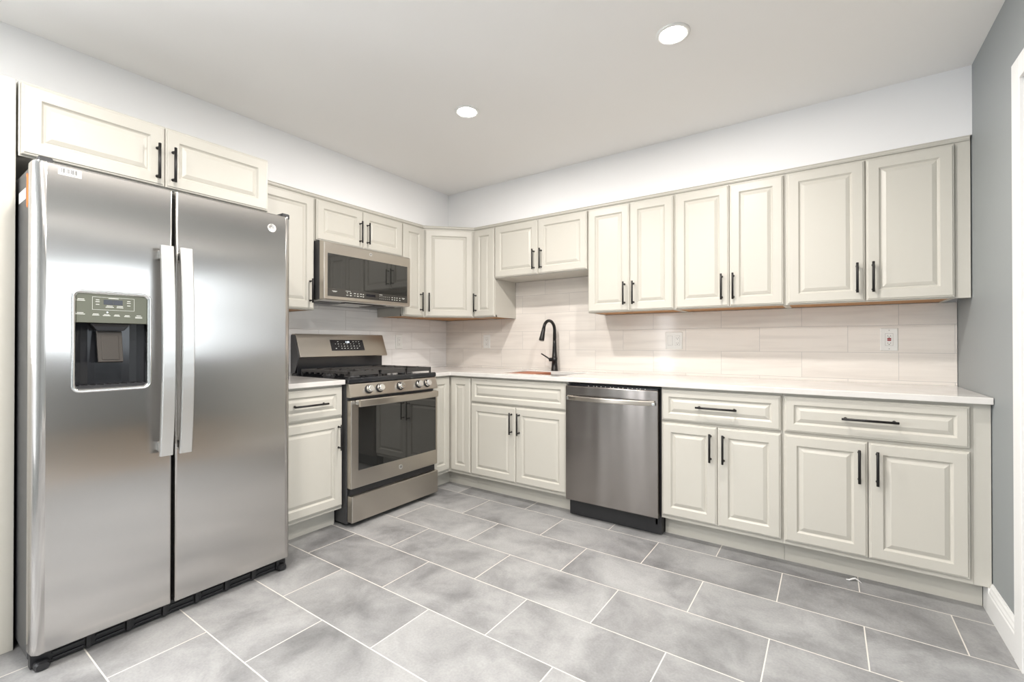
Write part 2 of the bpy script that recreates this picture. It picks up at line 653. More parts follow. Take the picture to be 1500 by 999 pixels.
# casing of the opening
cs = MB()
cw = 0.08
for xa, xb in ((W - 0.018, W), (W + 0.11, W + 0.128)):
    cs.box(xa, xb, OP0, OP0 + cw, 0, OPZ + cw)
    cs.box(xa, xb, OP1 - cw, OP1, 0, OPZ + cw)
    cs.box(xa, xb, OP1, OP0, OPZ, OPZ + cw)
cs.box(W, W + 0.11, OP0 - 0.015, OP0, 0, OPZ)
cs.box(W, W + 0.11, OP1, OP1 + 0.015, 0, OPZ)
cs.box(W, W + 0.11, OP1, OP0, OPZ - 0.015, OPZ)
struct(cs.build('trim_1', 'trim', bevel=0.002))


def baseboard_prof():
    return [(0, 0), (-0.015, 0), (-0.015, 0.088), (-0.0125, 0.095), (-0.0125, 0.102), (-0.009, 0.112), (-0.008, 0.120), (-0.005, 0.128), (-0.004, 0.133), (0, 0.133)]


bb = MB()
lp = [[(W + x, y, z) for x, z in baseboard_prof()] for y in (OP0 + cw, -0.6125)]
bb.loops(lp)
bb.box(W - 0.015, W, -0.6125, -0.537, 0, 0.1125)
lp = [[(W + x, y, z) for x, z in baseboard_prof()] for y in (YB, OP1 - cw)]
bb.loops(lp)
struct(bb.build('baseboard_right', 'trim'))

# tiled splash between counter and wall cabinets
T = 0.01
sb = MB().box(T, W - 0.003, -T, -0.001, 0.9142, ZB - 0.001)
sb.box(0.839, 1.6755, -T, -0.001, ZB - 0.001, 1.672)
tag(sb.build('tiled_backsplash', 'splash_back'), 'long glossy beige veined tile backsplash behind the sink and faucet', 'backsplash')
sl = MB().box(0.001, T, -2.06, -0.011, 0.9142, ZB - 0.001)
sl.box(0.001, T, -1.597, -0.848, ZB - 0.001, 1.418)
tag(sl.build('tiled_backsplash', 'splash_left'), 'pale veined tile backsplash behind the gas range', 'backsplash')


# ------------------------------------------------------------------ cabinet parts
def door_rings(F):
    return [(0, 0), (0, 0.0125), (0.003, 0.0155), (0.0065, 0.0160), (0.0085, 0.0195), (0.010, 0.020), (F, 0.020),
            (F + 0.003, 0.0165), (F + 0.005, 0.0135), (F + 0.009, 0.0105), (F + 0.012, 0.0105), (F + 0.0135, 0.0125), (F + 0.029, 0.0185), (F + 0.031, 0.0185)]


def pull(parent, x, z, y, length, vertical=True, name='handle', mtx=None):
    m = MB()
    h = length / 2
    r = 0.0058
    st = 0.032
    a = 0.0155
    if vertical:
        m.lathe((x, y - st, z - h), (0, 0, 1), [(0, r * 0.8), (0.001, r), (length - 0.001, r), (length, r * 0.8)], 14)
        for q in (-1, 1):
            m.tube([(x, y, z + q * (h - a)), (x, y - st, z + q * (h - a))], 0.0042, 10)
            m.lathe((x, y, z + q * (h - a)), (0, -1, 0), [(0, 0.0065), (0.003, 0.0065), (0.004, 0.0045)], 12)
    else:
        m.lathe((x - h, y - st, z), (1, 0, 0), [(0, r * 0.8), (0.001, r), (length - 0.001, r), (length, r * 0.8)], 14)
        for q in (-1, 1):
            m.tube([(x + q * (h - a), y, z), (x + q * (h - a), y - st, z)], 0.0042, 10)
            m.lathe((x + q * (h - a), y, z), (0, -1, 0), [(0, 0.0065), (0.003, 0.0065), (0.004, 0.0045)], 12)
    if mtx is not None:
        m.xf(mtx)
    return m.build(name, 'black', parent)


def door(parent, x0, x1, z0, z1, yb, F=0.052, name='door', mtx=None, handle=None, hl=0.157):
    m = MB().panel(x0, x1, z0, z1, door_rings(F), yb)
    if mtx is not None:
        m.xf(mtx)
    d = m.build(name, 'cream', parent)
    if handle:
        hx, hz, vert = handle
        pull(d, hx, hz, yb - 0.020, hl, vert, mtx=mtx)
    return d


ROT = PI / 2       # units on the left wall face +x


def upper(label, loc, rot, w, doors, z0=ZB, z1=ZT, depth=0.305, wood=True, cat='wall cabinet', filler=0.0, dz1=2.098, group=None, nm='wall_cabinet'):
    """doors: list of (x0, x1, handle_x or None, handle_z)"""
    t = thing(nm, label, cat, (loc[0], loc[1], z0), rot, group)
    h = z1 - z0
    g = 0.0006
    b = MB()
    b.box(g, w - g, -0.002, -depth, 0.016, h)
    b.box(g, 0.016, -0.002, -depth + 0.001, 0, 0.0165)
    b.box(w - 0.016, w - g, -0.002, -depth + 0.001, 0, 0.0165)
    b.box(g, w - g, -depth + 0.019, -depth, 0, 0.0165)
    b.build('body', 'cream', t)
    MB().box(0.0162, w - 0.0162, -0.004, -depth + 0.0192, 0.003 if wood else 0.001, 0.0158).build('underside_panel', 'ply' if wood else 'cream', t)
    if filler:
        MB().box(w + 0.0003, w + filler, -depth + 0.019, -depth, 0, h).build('filler_strip', 'cream', t)
    for x0, x1, hx, hz in doors:
        door(t, x0, x1, 0.006, dz1 - z0, -depth - 0.0005, handle=(hx, hz - z0, True) if hx is not None else None)
    return t


HZ = 1.482
# left wall, from the refrigerator to the corner
upper('cream wall cabinet with one tall door between the refrigerator and the microwave', (0, -2.058), ROT, 0.457,
      [(0.012, 0.447, 0.418, HZ)])
t = upper('low cream two door cabinet directly above the microwave', (0, -1.600), ROT, 0.752,
          [(0.006, 0.3735, 0.344, 1.940), (0.3765, 0.746, 0.408, 1.940)], z0=1.822, wood=False)
t = upper('narrow cream wall cabinet right of the microwave', (0, -0.848), ROT, 0.236,
          [(0.006, 0.232, 0.186, HZ)])
# back wall
upper('narrow cream wall cabinet just right of the diagonal corner cabinet', (0.612, 0), 0, 0.226,
      [(0.006, 0.222, 0.032, HZ)])
upper('short cream two door wall cabinet above the black faucet', (0.838, 0), 0, 0.838,
      [(0.004, 0.4175, 0.388, 1.791), (0.4205, 0.834, 0.454, 1.791)], z0=1.673, wood=False)
upper('cream two door wall cabinet beside the short one, above the double outlet', (1.676, 0), 0, 0.612,
      [(0.008, 0.3145, 0.281, HZ), (0.3175, 0.606, 0.345, HZ)])
upper('cream two door wall cabinet in the middle of the row of three tall ones', (2.288, 0), 0, 0.615,
      [(0.010, 0.3235, 0.284, HZ), (0.3265, 0.607, 0.348, HZ)])
upper('widest cream two door wall cabinet, against the blue-grey wall', (2.903, 0), 0, 0.703,
      [(0.012, 0.3585, 0.325, HZ), (0.3635, 0.700, 0.391, HZ)], filler=0.054)

# diagonal corner wall cabinet
tc_ = thing('corner_wall_cabinet', 'cream wall cabinet set diagonally across the room corner', 'wall cabinet', (0, 0, ZB))
P5 = [(0.002, -0.002), (0.6115, -0.002), (0.6115, -0.305), (0.305, -0.6115), (0.002, -0.6115)]
b = MB().prism_z(P5, 0.016, ZT - ZB)
DX = Matrix.Translation((0.305, -0.61, 0)) @ Matrix.Rotation(PI / 4, 4, 'Z')
LD = 0.305 * math.sqrt(2)
st = len(b.v)
b.box(0.0, LD, 0.0, 0.019, 0, 0.0165)
b.xf(DX, st)
b.build('body', 'cream', tc_)
P5i = [(0.02, -0.004), (0.595, -0.004), (0.595, -0.318), (0.318, -0.595), (0.004, -0.595)]
MB().prism_z(P5i, 0.003, 0.0158).build('underside_panel', 'ply', tc_)
door(tc_, 0.016, LD - 0.016, 0.006, 2.098 - ZB, -0.0005, mtx=DX, handle=(0.050, HZ - ZB, True))

# refrigerator cabinet and tall end panel
tf = upper('low wide two door cream cabinet above the refrigerator', (0, -2.984), ROT, 0.924,
           [(0.006, 0.4535, 0.424, 1.953), (0.4565, 0.918, 0.484, 1.953)], z0=1.845, depth=0.61, wood=False, dz1=2.120)
pn = thing('tall_end_panel', 'plain tall cream end panel standing left of the refrigerator', 'panel', (0, -3.30, 0), ROT)
MB().box(0.0, 0.3105, -0.002, -0.612, 0.0, 2.128).build('panel_board', 'cream', pn, bevel=0.0015)

# small moulding that closes the joint between cabinets and soffit
def mould(parent_name, label, pts):
    prof = [(0.0, 2.108), (0.006, 2.108), (0.008, 2.112), (0.011, 2.116), (0.011, 2.121), (0.0165, 2.1275), (0.0, 2.1275)]
    lps = []
    n = len(pts)
    for i, p in enumerate(pts):
        p = Vector(p)
        ds = []
        if i > 0: ds.append((p - Vector(pts[i - 1])).normalized())
        if i < n - 1: ds.append((Vector(pts[i + 1]) - p).normalized())
        nn = [Vector((d.y, -d.x)) for d in ds]
        nb = nn[0] if len(nn) == 1 else (nn[0] + nn[1]).normalized()
        sc = 1.0 if len(nn) == 1 else 1.0 / max(nb.dot(nn[0]), 0.3)
        lps.append([(p.x + nb.x * o * sc, p.y + nb.y * o * sc, z) for o, z in prof])
    m = MB().loops(lps)
    return tag(m.build(parent_name, 'cream'), label, 'moulding')


mould('cabinet_moulding', 'thin cream moulding running along the top of the wall cabinets', [(0.3058, -2.056), (0.3058, -0.6122), (0.6122, -0.3058), (W - 0.008, -0.3058)])


def base(label, loc, rot, w, drawers, doors, filler=0.0, toe0=0.0, toe1=None, nm='base_cabinet', cat='base cabinet', sink=False):
    t = thing(nm, label, cat, (loc[0], loc[1], 0), rot)
    g = 0.0006
    if sink:
        MB().box(g, 0.018, -0.012, -0.61, 0.114, 0.8835).box(w - 0.018, w - g, -0.012, -0.61, 0.114, 0.8835).box(0.018, w - 0.018, -0.012, -0.61, 0.114, 0.13).box(0.018, w - 0.018, -0.591, -0.61, 0.13, 0.8835).build('body', 'cream', t)
    else:
        MB().box(g, w - g, -0.012, -0.61, 0.114, 0.8835).build('body', 'cream', t)
    MB().box(toe0 + g, (toe1 if toe1 is not None else w) - g, -0.522, -0.535, 0, 0.1135).build('toe_kick', 'cream', t)
    if filler:
        MB().box(w, w + filler, -0.59, -0.61, 0.114, 0.8835).build('filler_strip', 'cream', t)
    for x0, x1, hx in drawers:
        door(t, x0, x1, 0.692, 0.870, -0.6105, F=0.040, name='drawer', handle=(hx, 0.781, False) if hx is not None else None, hl=0.210)
    for x0, x1, z1, hx in doors:
        door(t, x0, x1, 0.137, z1, -0.6105, handle=(hx, 0.5635, True) if hx is not None else None)
    return t


base('narrow cream base cabinet with one drawer and one door, left of the range', (0, -2.058), ROT, 0.457,
     [(0.010, 0.450, 0.231)], [(0.010, 0.450, 0.677, 0.421)])
base('cream sink base cabinet with a plain false drawer front below the faucet', (0.838, 0), 0, 0.838,
     [(0.005, 0.830, None)], [(0.005, 0.4185, 0.677, 0.388), (0.4215, 0.830, 0.677, 0.454)], sink=True)
base('cream drawer and two door base cabinet just right of the dishwasher', (2.292, 0), 0, 0.618,
     [(0.006, 0.610, 0.305)], [(0.006, 0.3065, 0.677, 0.274), (0.3095, 0.610, 0.677, 0.340)])
base('widest cream base cabinet with drawer and two doors, at the blue-grey wall', (2.910, 0), 0, 0.698,
     [(0.008, 0.686, 0.348)], [(0.008, 0.3425, 0.677, 0.310), (0.3455, 0.686, 0.677, 0.377)], filler=0.0535, toe1=0.739)

# L-shaped corner base cabinet
cb = thing('corner_base_cabinet', 'L-shaped cream corner base cabinet with a folding narrow door', 'base cabinet', (0, 0, 0))
PL = [(0.012, -0.012), (0.8374, -0.012), (0.8374, -0.61), (0.61, -0.61), (0.61, -0.829), (0.012, -0.829)]
MB().prism_z(PL, 0.114, 0.8835).build('body', 'cream', cb)
MB().prism_z([(0.522, -0.829), (0.535, -0.829), (0.535, -0.535), (0.8374, -0.535), (0.8374, -0.522), (0.522, -0.522)], 0, 0.1135).build('toe_kick', 'cream', cb)
door(cb, 0.634, 0.834, 0.137, 0.870, -0.6105, F=0.050)
LM = Matrix.Translation((0, 0, 0)) @ Matrix.Rotation(PI / 2, 4, 'Z')
door(cb, -0.827, -0.634, 0.137, 0.870, -0.6105, F=0.050, mtx=LM)

# ------------------------------------------------------------------ worktops
ct = MB().prism_z([(0.011, -0.011), (W - 0.002, -0.011), (W - 0.002, -0.648), (0.648, -0.648), (0.648, -0.829), (0.011, -0.829)], 0.885, 0.914)
cto = ct.build('countertop', 'counter')
SX0, SX1, SY0, SY1 = 1.03, 1.59, -0.505, -0.115
cutm = MB()
cutm.rring(SX0, SX1, 0, 1, 0.02, [(0, 0), (0, 1)])
# rounded rectangle in plan
lpv = []
def rrect(x0, x1, y0, y1, r, z, seg=4):
    lp = []
    for cx, cy, s0 in ((x1 - r, y0 + r, -PI / 2), (x1 - r, y1 - r, 0), (x0 + r, y1 - r, PI / 2), (x0 + r, y0 + r, PI)):
        for q in range(seg + 1):
            a = s0 + q / seg * PI / 2
            lp.append((cx + r * math.cos(a), cy + r * math.sin(a), z))
    return lp
cutm = MB().loops([rrect(SX0, SX1, SY0, SY1, 0.02, 0.80), rrect(SX0, SX1, SY0, SY1, 0.02, 1.0)])
cut(cto, cutm)
bv = cto.modifiers.new('edge', 'BEVEL'); bv.width = 0.003; bv.segments = 2; bv.limit_method = 'ANGLE'; bv.angle_limit = math.radians(40)
tag(cto, 'long white quartz countertop turning the corner around the sink', 'countertop')
tag(MB().box(0.011, 0.648, -2.060, -1.6, 0.885, 0.914).build('countertop', 'counter', bevel=0.003), 'short white countertop piece between refrigerator and range', 'countertop')

# sink, and the board lying in it
sk = thing('kitchen_sink', 'undermount stainless sink sunk into the countertop below the faucet', 'sink', (0, 0, 0.7))
m = MB()
e = 0.004
m.loops([rrect(SX0 - e, SX1 + e, SY0 - e, SY1 + e, 0.024, 0.1845), rrect(SX0 - e, SX1 + e, SY0 - e, SY1 + e, 0.024, 0.02),
         rrect(SX0 + 0.01, SX1 - 0.01, SY0 + 0.01, SY1 - 0.01, 0.02, 0.0),
         rrect(SX0 + 0.012, SX1 - 0.012, SY0 + 0.012, SY1 - 0.012, 0.02, 0.004),
         rrect(SX0 - 0.001, SX1 + 0.001, SY0 - 0.001, SY1 + 0.001, 0.022, 0.024),
         rrect(SX0 - 0.001, SX1 + 0.001, SY0 - 0.001, SY1 + 0.001, 0.022, 0.1845)], cap0=False, cap1=False)
m.f.append(tuple(range(len(m.v) - 24 * 0 - 1, len(m.v) - 1, -1)) or (0, 1, 2)); m.sm.append(False)
m.f.pop(); m.sm.pop()
n24 = 20
m.f.append(tuple(2 * n24 + j for j in reversed(range(n24)))); m.sm.append(False)
m.f.append(tuple(3 * n24 + j for j in range(n24))); m.sm.append(False)
m.build('basin', 'steel_sink', sk)
MB().lathe(((SX0 + SX1) / 2, (SY0 + SY1) / 2, 0.0045), (0, 0, 1), [(0, 0.042), (0.003, 0.042), (0.003, 0.034), (0.0008, 0.03)], 24).build('drain', 'chrome', sk)
bd = MB().loops([rrect(SX0 + 0.004, SX0 + 0.235, SY0 + 0.004, SY1 - 0.004, 0.018, 0.8855), rrect(SX0 + 0.004, SX0 + 0.235, SY0 + 0.004, SY1 - 0.004, 0.018, 0.9055)])
bdo = bd.build('sink_board', 'board', bevel=0.002)
tag(bdo, 'reddish brown board lying across the left end of the sink', 'board')

# faucet
fc = thing('kitchen_faucet', 'tall matte black gooseneck faucet standing behind the sink', 'faucet', (1.267, -0.075, 0.9142))
m = MB().lathe((0, 0, 0), (0, 0, 1), [(0, 0.030), (0.003, 0.030), (0.004, 0.0275), (0.055, 0.0235), (0.075, 0.0225), (0.076, 0.0235), (0.108, 0.0235), (0.109, 0.0215), (0.16, 0.0175), (0.22, 0.0150), (0.26, 0.0142)], 24)
m.build('body', 'black', fc)
m = MB()
pts, rad = [], []
DR = Vector((-0.10, -1.0, 0)).normalized()
for q in range(13):
    a = PI * q / 12 * 0.94
    R = 0.074
    p = Vector((0, 0, 0.333 - 0.0)) + Vector((0, 0, 0))
    pts.append(DR * (R * (1 - math.cos(a))) + Vector((0, 0, 0.333 + R * math.sin(a))))
    rad.append(0.0125)
pts = [Vector((0, 0, 0.255)), Vector((0, 0, 0.30))] + pts
rad = [0.0140, 0.0132] + rad
m.tube(pts, rad, 18)
m.build('gooseneck_spout', 'black', fc)
endp, pre = pts[-1], pts[-2]
dd = (endp - pre).normalized()
MB().lathe(endp - dd * 0.002, dd, [(0, 0.0125), (0.002, 0.0145), (0.03, 0.0155), (0.095, 0.0205), (0.105, 0.0205), (0.107, 0.018)], 22).build('spray_head', 'black', fc)
hv = MB()
hv.tube([(-0.018, -0.003, 0.092), (-0.044, -0.008, 0.092)], [0.015, 0.0155], 18)
hv.tube([(-0.042, -0.008, 0.095), (-0.060, -0.016, 0.110), (-0.108, -0.03, 0.140)], [0.006, 0.0062, 0.0052], 12)
hv.build('lever_handle', 'black', fc)


# ------------------------------------------------------------------ refrigerator
fr = thing('refrigerator', 'stainless side by side refrigerator with an ice and water dispenser', 'refrigerator', (0, -2.985, 0), ROT)
MB().box(0.004, 0.914, -0.06, -0.795, 0.03, 1.762).build('case', 'darkcase', fr, bevel=0.004)
FZ0, FZ1 = 0.066, 1.775


def fdoor_plan(x0, x1, rl, rr):
    pts = [(x0, -0.803)]
    n = 8
    D = -0.872
    for q in range(n + 1):
        a = q / n * PI / 2
        pts.append((x0 + rl[0] * (1 - math.sin(PI / 2 * q / n)) if False else x0 + rl[0] * (1 - math.cos(a)), D + rl[1] * (1 - math.sin(a))))
    for q in range(n + 1):
        a = PI / 2 - q / n * PI / 2
        pts.append((x1 - rr[0] * (1 - math.cos(a)), D + rr[1] * (1 - math.sin(a))))
    pts.append((x1, -0.803))
    return pts


def fdoor(x0, x1, rl, rr, cutter=None):
    pl = fdoor_plan(x0, x1, rl, rr)
    def off(e):
        return [(min(max(x, x0 + e), x1 - e), max(y, -0.872 + e)) for x, y in pl]
    m = MB().loops([[(x, y, FZ0) for x, y in off(0.004)], [(x, y, FZ0 + 0.004) for x, y in pl], [(x, y, FZ1 - 0.006) for x, y in pl], [(x, y, FZ1 - 0.002) for x, y in off(0.002)], [(x, y, FZ1) for x, y in off(0.006)]])
    o = m.build('door', 'steel_fridge', fr, merge=True)
    if cutter:
        cut(o, cutter)
    o.data.polygons.foreach_set('use_smooth', [False] * len(o.data.polygons))
    me = o.data
    for p in me.polygons:      # round vertical edges shade smoothly, flat faces stay flat
        if abs(p.normal.z) < 0.1 and 0.02 < abs(p.normal.x) < 0.999:
            p.use_smooth = True
    return o


LXs = (0.000, 0.4045)
RXs = (0.4145, 0.915)
BX0, BX1, BZ0, BZ1 = 0.097, 0.334, 0.960, 1.336
dl = fdoor(LXs[0], LXs[1], (0.034, 0.040), (0.008, 0.010),
           MB().rring(BX0 + 0.012, BX1 - 0.012, BZ0 + 0.012, BZ1 - 0.010, 0.018, [(0, -0.9), (0, -0.813)]))
drt = fdoor(RXs[0], RXs[1], (0.008, 0.010), (0.034, 0.040))
# bar handles, bowed
def fridge_handle(parent, xa, xb):
    m = MB()
    n = 16
    z0, z1 = 0.690, 1.532
    lps = []
    for i in range(n + 1):
        u = i / n
        z = z0 + (z1 - z0) * u
        y = -0.921 - 0.024 * (1 - (2 * u - 1) ** 2)
        t = 0.0085
        lps.append([(xa, y + t, z), (xa, y - t * 0.6, z), (xa + 0.003, y - t, z), (xb - 0.003, y - t, z), (xb, y - t * 0.6, z), (xb, y + t, z)])
    m.loops(lps)
    h = m.build('handle', 'steel_bar', parent)
    for z in (0.722, 1.500):
        MB().box(xa + 0.008, xb - 0.008, -0.871, -0.922, z - 0.018, z + 0.018).build('handle_mount', 'chrome', h, bevel=0.004)
    return h


fridge_handle(dl, 0.347, 0.391)
fridge_handle(drt, 0.405 + 0.008, 0.457)
# dispenser
bz = MB().rring(BX0, BX1, BZ0, BZ1, 0.026, [(0, -0.8715), (0.001, -0.8765), (0.005, -0.878), (0.010, -0.875), (0.015, -0.868), (0.0165, -0.862)], cap0=False, cap1=False, seg=8, smooth=True)
dsp = bz.build('dispenser', 'chrome', dl)
tag(dsp, 'recessed water dispenser with a polished rim and dark bay')
wx0, wx1, wz0, wz1 = BX0 + 0.0145, BX1 - 0.0145, BZ0 + 0.0145, BZ1 - 0.0125
w = MB()
# bay: sides, floor and curved back
n = 10
lp0 = [(wx0, -0.866), (wx0, -0.835)] + [(wx0 + (wx1 - wx0) * q / n, -0.8155 - 0.0195 * (2 * q / n - 1) ** 4) for q in range(1, n)] + [(wx1, -0.835), (wx1, -0.866)]
for i in range(len(lp0) - 1):
    a, c = lp0[i], lp0[i + 1]
    w.add([(a[0], a[1], wz0), (c[0], c[1], wz0), (c[0], c[1], 1.216), (a[0], a[1], 1.216)], [(0, 1, 2, 3)], True)
w.build('dispenser_bay', 'enamel', dsp)
MB().box(wx0, wx1, -0.818, -0.869, 1.216, wz1).build('control_panel', 'olive', dsp, bevel=0.0015)
tr = MB().box(wx0, wx1, -0.818, -0.868, wz0 - 0.001, wz0 + 0.010)
for q in range(9):
    x = wx0 + 0.012 + q * (wx1 - wx0 - 0.024) / 8
    tr.box(x - 0.0035, x + 0.0035, -0.822, -0.866, wz0 + 0.010, wz0 + 0.0125)
tr.build('drip_tray', 'plastic', dsp)
cx = (wx0 + wx1) / 2 - 0.004
hd = MB().loops([
    [(cx - 0.062, -0.862, 1.2155), (cx + 0.062, -0.862, 1.2155), (cx + 0.062, -0.818, 1.2155), (cx - 0.062, -0.818, 1.2155)],
    [(cx - 0.052, -0.860, 1.204), (cx + 0.052, -0.860, 1.204), (cx + 0.052, -0.818, 1.204), (cx - 0.052, -0.818, 1.204)],
    [(cx - 0.040, -0.855, 1.188), (cx + 0.040, -0.855, 1.188), (cx + 0.040, -0.818, 1.188), (cx - 0.040, -0.818, 1.188)]])
hd.build('nozzle_housing', 'enamel', dsp, bevel=0.003)
pd = MB()
pd.loops([[(cx - 0.038, -0.838, 1.187), (cx + 0.038, -0.838, 1.187), (cx + 0.038, -0.828, 1.187), (cx - 0.038, -0.828, 1.187)],
          [(cx - 0.037, -0.862, 1.070), (cx + 0.037, -0.862, 1.070), (cx + 0.037, -0.852, 1.066), (cx - 0.037, -0.852, 1.066)]])
pd.loops([[(cx - 0.026, -0.8432, 1.170), (cx + 0.026, -0.8432, 1.170), (cx + 0.026, -0.834, 1.170), (cx - 0.026, -0.834, 1.170)],
          [(cx - 0.026, -0.8625, 1.078), (cx + 0.026, -0.8625, 1.078), (cx + 0.026, -0.855, 1.078), (cx - 0.026, -0.855, 1.078)]])
pd.build('lever', mat('lever_brown_black', (0.055, 0.048, 0.042), 0.3, 0.2), dsp, bevel=0.002)
mk = MB()
def frame_rect(m, x0, x1, z0, z1, y, t=0.0008):
    m.box(x0, x1, y, y + 0.0003, z1 - t, z1); m.box(x0, x1, y, y + 0.0003, z0, z0 + t)
    m.box(x0, x0 + t, y, y + 0.0003, z0, z1); m.box(x1 - t, x1, y, y + 0.0003, z0, z1)
Y = -0.8696
frame_rect(mk, 0.155, 0.279, 1.265, 1.313, Y)
for x, z, wd in ((0.124, 1.302, .018), (0.124, 1.297, .022), (0.122, 1.252, .018), (0.122, 1.247, .026), (0.165, 1.249, .016), (0.165, 1.245, .020),
                 (0.196, 1.248, .016), (0.196, 1.244, .022), (0.226, 1.248, .014), (0.226, 1.244, .018), (0.257, 1.247, .014), (0.257, 1.243, .018), (0.293, 1.248, .014), (0.293, 1.243, .022), (0.293, 1.239, .022),
                 (0.170, 1.302, .010), (0.170, 1.295, .012), (0.170, 1.285, .010), (0.262, 1.302, .010), (0.262, 1.295, .012), (0.262, 1.285, .010),
                 (0.205, 1.281, .018), (0.235, 1.281, .018), (0.205, 1.276, .024), (0.235, 1.276, .020), (0.216, 1.3095, .03)):
    mk.box(x - wd / 2, x + wd / 2, Y, Y + 0.0003, z - 0.0009, z + 0.0009)
mk.build('panel_marks', 'mark', dsp)
for xa in (0.187, 0.2155):
    MB().box(xa, xa + 0.0275, Y - 0.0002, Y + 0.0004, 1.2855, 1.304).build('display_window', 'blackband', dsp)
MB().lathe((0.198, Y + 0.0002, 1.2565), (0, -1, 0), [(0, 0.0022), (0.0006, 0.0022)], 12).build('indicator_light', 'led', dsp)
# badge, barcode and tags
bg_ = MB().lathe((0.813, -0.8718, 1.703), (0, -1, 0), [(0, 0.0205), (0.002, 0.0205), (0.0028, 0.0185), (0.0018, 0.0165), (0.0016, 0.0)], 28, cap1=False).build('badge', 'steel_bar', drt)
text_part('GE', 'badge_letters', 0.019, 0.813, -0.8740, 1.703, 'darkcase', bg_)
bc = MB().box(0.062, 0.124, -0.8724, -0.8720, 1.738, 1.7645).build('barcode_sticker', 'paper', dl)
br_ = MB(); x = 0.070
while x < 0.114:
    wd = random.choice((0.0006, 0.0010, 0.0016)); br_.box(x, x + wd, -0.8727, -0.8724, 1.746, 1.762); x += wd + random.choice((0.0007, 0.0012, 0.0018))
for q in range(9):
    br_.box(0.073 + q * 0.0045, 0.0755 + q * 0.0045, -0.8727, -0.8724, 1.7405, 1.743)
br_.build('barcode_lines', 'slot', bc)
# side of the case faces -y in the room = local -x
og = MB()
og.loops([[(0.0038, -0.745, 1.742), (0.0038, -0.752, 1.749), (0.0038, -0.758, 1.743), (0.0038, -0.775, 1.742), (0.0038, -0.778, 1.640), (0.0038, -0.765, 1.622), (0.0038, -0.748, 1.632), (0.0038, -0.752, 1.73)],
          [(0.0032, -0.745, 1.742), (0.0032, -0.752, 1.749), (0.0032, -0.758, 1.743), (0.0032, -0.775, 1.742), (0.0032, -0.778, 1.640), (0.0032, -0.765, 1.622), (0.0032, -0.748, 1.632), (0.0032, -0.752, 1.73)]])
og.build('orange_tag', 'orange', fr)
MB().box(0.0034, 0.004, -0.615, -0.735, 1.660, 1.700).build('side_label', 'paper', fr)
# hinge covers, base grille and feet
for xa, xb in ((0.014, 0.052), (0.866, 0.906)):
    MB().rring(xa, xb, 1.762, 1.792, 0.008, [(0.003, -0.868), (0, -0.86), (0, -0.70), (0.004, -0.69)], seg=4).build('hinge_cover', 'plastic', fr)
g_ = MB().box(0.006, 0.910, -0.795, -0.825, 0.006, 0.058)
for q in range(7):
    xa = 0.06 + q * 0.118
    g_.box(xa, xa + 0.085, -0.825, -0.832, 0.014, 0.022).box(xa, xa + 0.085, -0.825, -0.832, 0.034, 0.042)
    g_.box(xa + 0.09, xa + 0.104, -0.825, -0.838, 0.010, 0.054)
g_.build('base_grille', 'plastic', fr, bevel=0.002)
for xa in (0.012, 0.862):
    MB().rring(xa, xa + 0.042, 0.0, 0.03, 0.012, [(0, -0.80), (0, -0.845), (0.005, -0.855)], seg=4).build('levelling_foot', 'plastic', fr)

# ------------------------------------------------------------------ microwave
mw = thing('microwave', 'stainless over-the-range microwave with a dark glass door', 'microwave', (0, -1.599, 1.42), ROT)
MWX0, MWX1 = 0.003, 0.748
MB().box(MWX0, MWX1, -0.012, -0.356, 0.012, 0.401).build('case', 'darkcase', mw, bevel=0.003)
dm = MB().prism_x([(-0.3575, 0.008), (-0.405, 0.008), (-0.410, 0.012), (-0.410, 0.384), (-0.404, 0.389), (-0.3575, 0.401)], MWX0, MWX1)
dmo = dm.build('door', 'steel_range', mw, bevel=0.005, bseg=3)
MB().box(0.031, 0.716, -0.4095, -0.4118, 0.032, 0.314).build('glass_front', 'glass', dmo, bevel=0.001)
strip_o = MB().box(0.031, 0.716, -0.4117, -0.4122, 0.032, 0.084).build('control_strip', mat('strip_grey', (0.045, 0.042, 0.038), 0.12), dmo)
MB().box(0.332, 0.412, -0.4121, -0.4126, 0.052, 0.070).build('display_window', 'blackband', dmo)
mk = MB(); Y = -0.4125
mk.box(0.062, 0.100, Y, Y + 0.0004, 0.066, 0.0685); mk.box(0.068, 0.094, Y, Y + 0.0004, 0.061, 0.063)
mk.box(0.165, 0.205, Y, Y + 0.0004, 0.074, 0.0758)
for q, x in enumerate((0.178, 0.205, 0.238, 0.262, 0.288, 0.308)):
    for z in (0.064, 0.048):
        wd = random.choice((0.008, 0.012, 0.016))
        mk.box(x - wd / 2, x + wd / 2, Y, Y + 0.0004, z - 0.0015, z + 0.0015)
        if q % 2: mk.box(x - 0.004, x + 0.004, Y, Y + 0.0004, z - 0.005, z - 0.0035)
for q in range(6):
    for z in (0.062, 0.046):
        mk.box(0.452 + q * 0.017, 0.4545 + q * 0.017, Y, Y + 0.0004, z - 0.0025, z + 0.0025)
mk.box(0.447, 0.475, Y, Y + 0.0004, 0.073, 0.0755)
for x in (0.566, 0.590, 0.612, 0.640):
    for z in (0.063, 0.047):
        mk.box(x - 0.005, x + 0.005, Y, Y + 0.0004, z - 0.002, z + 0.002)
mk.box(0.660, 0.690, Y, Y + 0.0004, 0.064, 0.067); mk.box(0.667, 0.683, Y, Y + 0.0004, 0.058, 0.060)
printed_on(strip_o, mk, 'mark')
b1 = MB().lathe((0.372, -0.4098, 0.356), (0, -1, 0), [(0, 0.0125), (0.0012, 0.0125), (0.0018, 0.011), (0.0010, 0.0095), (0.0009, 0.0)], 24, cap1=False).build('badge', 'steel_bar', dmo)
text_part('GE', 'badge_letters', 0.0115, 0.372, -0.4112, 0.356, 'darkcase', b1)
